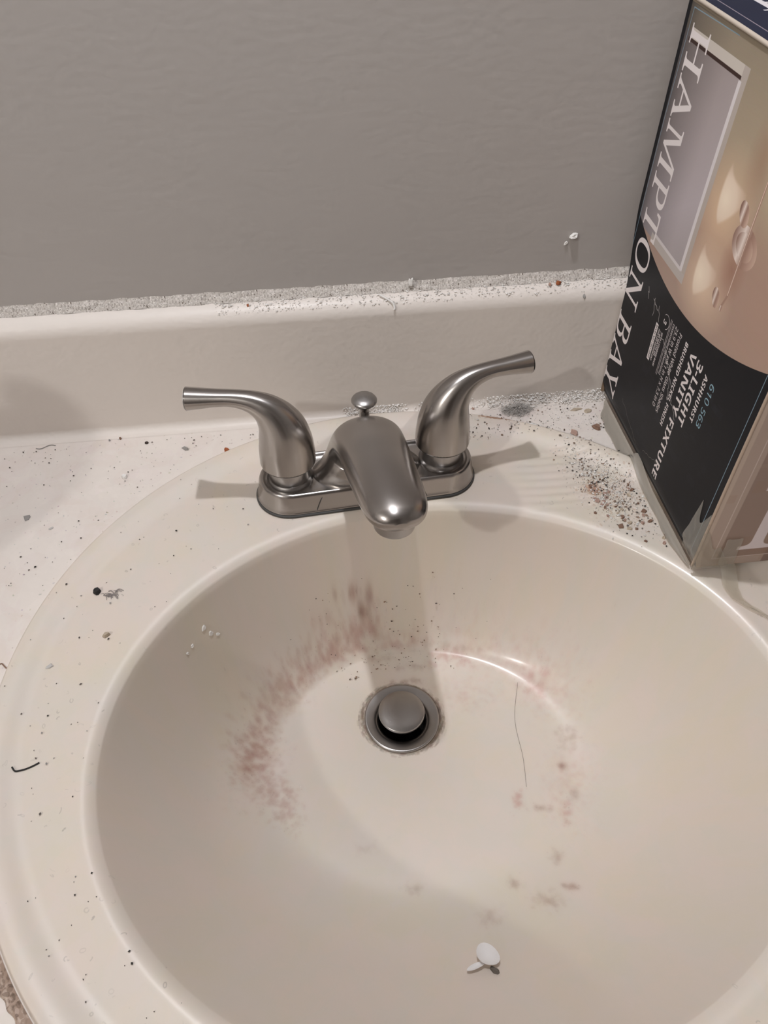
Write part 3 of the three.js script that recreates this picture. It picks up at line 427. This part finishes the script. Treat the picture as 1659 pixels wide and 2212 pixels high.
// chips scattered on the rim beside the carton
[[158.3,111.8,1.6,1.9],[154.9,115.1,0.8,1.1],[149.7,117.7,1.9,3.0],[152,122.5,3.3,3.8],[149.5,128.5,2.2,4.5],[150.6,131.4,3.3,3.8],[152.4,134.8,3.3,2.3],[155.8,135.6,2.2,2.6],[157.4,125.5,2.7,3.0],[160.1,124.3,2.2,3.0],[157.2,129.5,3.3,3.4],[154.6,132.3,2.2,2.3],[175.4,119.7,1.1,1.9],[174.6,122.8,1.1,1.9],[176.3,124.6,1.9,3.8],[172.5,129,2.2,3.4],[145.4,142.1,2.2,1.7],[152.7,145.9,1.6,2.3],[153.3,138,1.9,2.3],[163.5,141.5,1.9,3.0],[161.8,148.1,3.3,3.8],[162.5,150.8,1.9,1.9],[158.4,155.5,3.6,4.5],[163,158.3,2.5,3.8],[177.6,144.4,3.8,4.1],[176,148,2.7,1.9],[178.4,153.5,4.4,2.3],[164.9,153.7,2.7,3.0],[167.4,159.2,2.7,1.5],[173.1,154.4,2.2,2.3],[169.4,169.9,1.1,2.3],[181.7,168.5,2.4,2.3],[184.2,166.3,1.6,3.0],[180.7,172.7,2.4,3.0],[176.1,137.3,1.4,1.9],[159.9,144.5,1.4,1.5],[160.3,138.4,1.1,1.9]].forEach(([x, z, w, d], i) => {
  const k = i > 2 && i < 12 ? 0 : [1, 2, 1, 3][i % 4];
  flake('brown_chip', [x / 1000, 0, z / 1000], w, d, k ? .8 : .35, [C.pink, C.brown, C.pink, C.beige][k], i * 1.7, ['thin pinkish brown flake in the dense patch of crumbs on the rim', 'dark brown chip among the crumbs on the rim beside the carton', 'reddish brown chip among the crumbs on the rim beside the carton', 'pale beige chip among the crumbs on the rim beside the carton'][k], 'debris', ['flakes in the dense patch', 'dark chips beside the carton', 'reddish chips beside the carton', 'beige chips beside the carton'][k]);
});
// white flake with two lobes in the bowl
{
  const [x, , z] = P('petal'), y = height(x, z), t = thing('plaster_flake', [x, y, z], 'white two lobed flake with a dark tip in the bowl', 'debris');
  const lobe = (w, l, cup) => grid(20, 8, (i, j) => { const a = i / 20 * 6.283, r = j / 8; return [Math.cos(a) * w * r, .0008 + cup * r * r, Math.sin(a) * l * r * (1 + .15 * Math.cos(a))]; }, true);
  const n = normalAt(x, z); t.quaternion.setFromUnitVectors(UP, n);
  const a = mesh('lobe', lobe(.0056, .0072, .0026), flat(lin(.80, .78, .77), .6), t); a.rotation.set(.30, .5, -.05); a.position.set(.0005, .0022, -.001);
  const b = mesh('lobe', lobe(.0024, .0056, .0012), flat(lin(.80, .78, .77), .6), t); b.rotation.set(.1, -1.25, .2); b.position.set(-.0066, .0010, .004);
  const cg = chipGeo(991, .004, .007, .001); cg.computeVertexNormals(); const c = mesh('dark_tip', cg, flat(lin(.14, .12, .10)), t); c.position.set(.0025, .0003, .0066); c.rotation.y = .5;
}
// threads and hairs
const onSurf = (p) => [p[0], height(p[0], p[2]) + .00035, p[2]];
{
  const a = P('thread'), pts = []; for (let i = 0; i <= 6; i++) pts.push(onSurf([a[0] - .006 + .0022 * i, 0, a[2] + .0012 * Math.sin(i * 1.1) - i * .0003])); tag(mesh('gray_thread', tube(pts, .00032, 30, 6), C.gray), 'short grey thread lying on the white deck', 'thread');
  const b = P('fibre'), q = []; for (let i = 0; i <= 7; i++) q.push(onSurf([b[0] - .006 + .0018 * i, 0, b[2] + .002 - .0036 * (i / 7) ** 2 + (i === 0 ? -.0022 : 0)])); tag(mesh('dark_fibre', tube(q, .00045, 30, 6), C.black), 'curled dark fibre on the left part of the basin rim', 'thread');
  const h = ['hs0', 'hs1', 'hs2', 'hs3'].map((n) => onSurf(P(n))); tag(mesh('loose_hair', tube(h, .00009, 60, 5), flat(lin(.12, .09, .075))), 'single long loose hair in the bowl beside the drain', 'hair');
  const c0 = P('crack'), c1 = P('crack2'), k = []; for (let i = 0; i <= 5; i++) k.push([c0[0] + (c1[0] - c0[0]) * i / 5 - .002, .0003, c0[2] + (c1[2] - c0[2]) * i / 5 + .0007 * Math.sin(i * 2.1)]); tag(mesh('brown_fibre', tube(k, .00035, 24, 5), C.brown), 'short brown fibre on the deck touching the basin rim', 'thread');
  const s = P('curl'), w = []; for (let i = 0; i <= 9; i++) { const a2 = -2.2 + i * .27; w.push([s[0] - .001 + .0058 * Math.cos(a2) - .003, .0935 - i * .0006 - (i > 6 ? (i - 6) * .0006 : 0), .0135 + i * .0009]); } tag(mesh('white_curl', tube(w, .0007, 40, 7), C.white), 'curled white strip of caulk on the backsplash edge', 'debris');
  const f = P('fluff'), fl = []; for (let i = 0; i < 26; i++) { const x = f[0] + (Rd() - .5) * .009, z = f[2] + (Rd() - .5) * .005, l = .002 + Rd() * .003, a2 = (Rd() - .5) * 1.2; fl.push(tube([onSurf([x, 0, z]), onSurf([x + Math.cos(a2) * l / 2, 0, z + Math.sin(a2) * l / 2]).map((v, i2) => v + (i2 === 1 ? .0004 : 0)), onSurf([x + Math.cos(a2 + .5) * l, 0, z + Math.sin(a2 + .5) * l])], .00016, 6, 4)); } tag(mesh('gray_smear', mergeGeometries(fl), flat(lin(.26, .235, .23))), 'smear of grey fibres beside the black chip on the rim', 'debris', undefined, 'stuff');
}
// dust clump and plaster lump in the corner behind the right handle
{
  const a = P('fuzz'), fl = []; for (let i = 0; i < 900; i++) { const r = Math.sqrt(Rd()), t = Rd() * 6.283, x = a[0] + Math.cos(t) * r * .011, z = Math.max(.030, a[2] + Math.sin(t) * r * .0075), y0 = Math.max(0, (1 - r) * .0075 * Rd()), l = .001 + Rd() * .0032, p = Rd() * 6.283, e = Rd() * .0012; fl.push(tube([[x, y0 + .0002, z], [x + Math.cos(p) * l * .5, y0 + e + .0003, z + Math.sin(p) * l * .5], [x + Math.cos(p + .8) * l, y0 + e * .6 + .0002, z + Math.sin(p + .8) * l]], .00011, 4, 3)); }
  tag(mesh('dust_clump', mergeGeometries(fl), flat(lin(.56, .53, .50))), 'fuzzy grey clump of dust in the corner below the backsplash', 'dust', undefined, 'stuff');
  const b = P('lump'), g = mergeVertices(new THREE.IcosahedronGeometry(1, 4)), p = g.attributes.position; for (let i = 0; i < p.count; i++) { const x = p.getX(i), y = p.getY(i), z = p.getZ(i), k = 1 + .25 * noise(x * 2, y * 2, z * 2) + .10 * noise(x * 7, y * 7, z * 7); p.setXYZ(i, x * .0066 * k, Math.max(y, -.3) * .0030 * k + .0010, z * .0042 * k); } g.computeVertexNormals();
  const m = mesh('plaster_lump', g, std({ color: lin(.82, .81, .79), roughness: .9 })); m.position.set(b[0], 0, b[2]); tag(m, 'white lump of plaster beside the grey dust clump', 'debris');
}
// dirty sealant along the front left outside of the rim
{
  const NI = 240, g = grid(NI, 8, (i, j) => { const th = Math.PI - .42 - .75 * i / NI, k = j / 8, n = noise(th * 60, k * 4, 3), r = .0004 + (.0052 + .0022 * noise(th * 34, 2)) * k; return [E0[0] + (E0[2] + r) * Math.cos(th), .0002 + (.0011 + .0008 * n) * Math.sin(Math.PI * k), E0[1] + (E0[3] + r) * Math.sin(th), th * 4, k * .3]; });
  const c = canvas(1024, 128), q = c.getContext('2d'), R = rng(19); q.fillStyle = '#a48f80'; q.fillRect(0, 0, 1024, 128); for (let i = 0; i < 700; i++) { q.fillStyle = R() < .5 ? `rgba(92,74,62,${(.1 + R() * .4).toFixed(2)})` : `rgba(206,190,178,${(.1 + R() * .4).toFixed(2)})`; q.beginPath(); q.ellipse(R() * 1024, R() * 128, 3 + R() * 26, 1 + R() * 7, (R() - .5) * .4, 0, 7); q.fill(); }
  const t = colourMap(c); t.wrapS = t.wrapT = THREE.RepeatWrapping; tag(mesh('dirty_sealant', g, std({ map: t, roughness: .7 })), 'stained brown sealant strip outside the front left of the rim', 'caulk');
}
// specks too fine to count
function specks(name, n, place, cols, label, category, size = [.00025, .0007]) {
  const parts = [], R = rng(name.length * 31 + n); const base = new THREE.OctahedronGeometry(1, 0);
  for (let i = 0; i < n; i++) { const p = place(R); if (!p) continue; const s = size[0] + (size[1] - size[0]) * R() ** 3, g = base.clone(); g.scale(s * (.7 + R() * .9), s * .55, s * (.7 + R() * .9)); g.rotateY(R() * 6); const n = p[3]; if (n) g.translate(p[0] + n.x * s * 1.75, p[1] + n.y * s * 1.75, p[2] + n.z * s * 1.75); else g.translate(p[0], p[1] + s * .56 + .00015, p[2]); const c = cols[Math.floor(R() * cols.length)]; const cc = []; for (let k = 0; k < g.attributes.position.count; k++) cc.push(...c); g.setAttribute('color', new THREE.Float32BufferAttribute(cc, 3)); parts.push(g); }
  return tag(mesh(name, mergeGeometries(parts), std({ vertexColors: true, roughness: .85 })), label, category, undefined, 'stuff');
}
const gs = (R) => (R() + R() + R() - 1.5) * .82;
const K = [[.03, .027, .025], [.06, .05, .045], [.12, .10, .09]], T = [[.30, .20, .14], [.22, .15, .11], [.10, .07, .05]], Wc = [[.74, .72, .69], [.62, .60, .57], [.80, .78, .75]];
specks('black_specks', 230, (R) => { const x = -.30 + R() * .27, z = .034 + R() ** 1.5 * .14; if (inE(E0, x, z) < 1.03) return null; return [x, height(x, z) + .0001, z]; }, K, 'fine black specks scattered over the deck left of the faucet', 'specks');
specks('rim_specks', 85, (R) => { const th = Math.PI * (.75 + R() * .6), q = R(), e = mix4(E0, E1, .05 + q * .85), x = e[0] + e[2] * Math.cos(th), z = e[1] + e[3] * Math.sin(th); return [x, height(x, z) + .0001, z]; }, [...K, [.3, .29, .28]], 'fine dark specks on the left part of the basin rim', 'specks');
specks('carton_crumbs', 1500, (R) => { const x = .160 + gs(R) * .026, z = .118 + gs(R) * .046 + (x - .16) * .8; if (x > .182 || z < .05) return null; return [x, height(x, z) + .0001, z]; }, [K[0], K[2], ...T, [.34, .31, .28], ...Wc, ...Wc], 'fine tan, black and white crumbs on the rim beside the carton', 'crumbs', [.0002, .0008]);
specks('corner_crumbs', 420, (R) => { const x = .06 + R() * .12, z = .032 + R() * .03; return [x, height(x, z) + .0001, z]; }, [...T, ...Wc, ...Wc, ...K], 'fine white and brown crumbs on the deck behind the right handle', 'crumbs', [.00025, .0009]);
specks('cove_grit', 3600, (R) => { const x = -.02 + R() * .21, a = R() * Math.PI / 2, o = .0006 * R(); if (noise(x * 60, 1.5) + (x > .05 ? .25 : 0) < R() * .5 - .25) return null; return [x, .0055 - .0055 * Math.sin(a) + o, .0265 - .0055 * Math.cos(a) + o + (R() < .3 ? R() * .006 : 0)]; }, [[.86, .84, .81], [.80, .77, .74], [.70, .67, .63]], 'white plaster grit along the foot of the backsplash behind the faucet', 'grit', [.00025, .0009]);
specks('ledge_grit', 900, (R) => { const x = -.09 + R() * .28, z = .0095 + R() * .009, y = z < .0095 ? .0925 : .081 + Math.sqrt(Math.max(0, .0115 ** 2 - (z - .0095) ** 2)); return [x, y + .0001, z]; }, [...Wc, ...Wc, [.45, .43, .40]], 'white plaster grit on the rounded top of the backsplash', 'grit', [.00025, .0008]);
specks('bowl_specks', 130, (R) => { const th = -Math.PI / 2 + gs(R) * .62 - .1, q = .12 + R() * .62, e = mix4(E1, ED, q), x = e[0] + e[2] * Math.cos(th), z = e[1] + e[3] * Math.sin(th); return [x, bowlY(q), z, normalAt(x, z)]; }, [K[1], K[2], ...T, ...T], 'fine dark specks on the back wall of the bowl', 'specks', [.00025, .0008]);
// water drops
function dropGeo(r, sq) { const g = new THREE.SphereGeometry(1, 20, 14); g.scale(r, r * .26, r * sq); return g; }
const drops = (list, label, group) => list.forEach(([x, y, z, d], i) => { if (group.endsWith('bowl') && y < -105) { label = 'clear water drop on the pale floor of the bowl near the drain'; group = 'water drops on the bowl floor'; } else if (group.endsWith('floor')) { label = 'clear water drop clinging to the steep side of the bowl'; group = 'water drops in the bowl'; } const m = mesh('water_drop', dropGeo(d / 2000, 1 + .25 * Math.sin(i * 2.3)), M.water); tag(lay(m, x / 1000, height(x / 1000, z / 1000) + .00005, z / 1000, i), label, 'water drop', group); });
drops([[103.6,-57.1,149.5,3.8],[102.9,-64,150.9,2.4],[76.5,-114.2,159.8,6.9],[82.8,-41.6,138,3.4],[-22,-33.3,133.8,3.1],[-14.2,-38.1,132.8,3.4],[-48.9,-33,142.5,3.1],[-5.7,-54.3,133.8,3.1],[-54.8,-56.1,149.4,3.8],[-36.5,-72.3,145.1,3.1],[-49.2,-69,149.6,2.8],[-12.7,-86.2,141.5,4.1],[-74.1,-67.3,163.2,3.1],[-63.3,-77.3,159.1,3.1],[106.4,-94.8,164.1,3.1],[102.4,-120.1,189.6,3.1],[98.7,-120.8,189.5,1.7],[87.7,-122.4,202.3,1.7],[92.4,-122.1,202.3,1.7],[77.7,-123.5,220.4,2.1],[84.8,-123.1,220.8,1.7],[72.4,-123.5,245,2.4],[81.3,-123.1,246,2.1],[98,-121.4,278.9,2.1],[90.4,-121.1,293.6,1.7],[127.3,-117.4,269.1,2.8],[138.9,-112.5,231.4,1.7],[103.3,-118.2,304.6,2.8],[113.9,-120.2,209,2.4],[-48,-123.4,235,4.1],[-61.5,-122.3,247.3,4.1],[-31.8,-122.2,288.3,3.4],[-8.6,-122.9,287.5,3.4],[-82.7,-91.4,179.1,3.1],[-86.8,-74.4,175.5,2.8],[-94.1,-71.4,181.2,2.8],[-103.7,-92.1,206.1,3.1],[-114.3,-75.4,210.8,3.1],[136.5,-110.3,214.5,1.7],[119.2,-117.8,204.4,1.7]], 'clear water drop clinging to the steep side of the bowl', 'water drops in the bowl');
drops([[-27.8,-2.1,128.7,2.1],[-137.1,-48.3,244.2,2.4],[-182.9,-0,245.3,1.8],[-173.3,-0,184.1,1.8],[-121.4,-0,103.3,1.8]], 'clear water drop standing on the flat basin rim', 'water drops on the rim');
// rounded bottle added out of view on the left to throw the soft shadow on deck and backsplash
{
  const b = thing('added_bottle', [-.400, 0, .243], 'added white rounded bottle, unseen, that throws the shadow left of the basin', 'bottle'), wm = std({ color: lin(.62, .60, .57), roughness: .4 });
  mesh('body', lathe([[0, .0002], [.046, .0002], [.05, .004], [.05, .185], [.047, .205], [.038, .222], [.022, .232], [.014, .236]], 48), wm, b);
  mesh('cap', lathe([[.014, .234], [.016, .236], [.016, .262], [.014, .265], [0, .265]], 32), wm, b);
}

renderer.render(scene, camera);
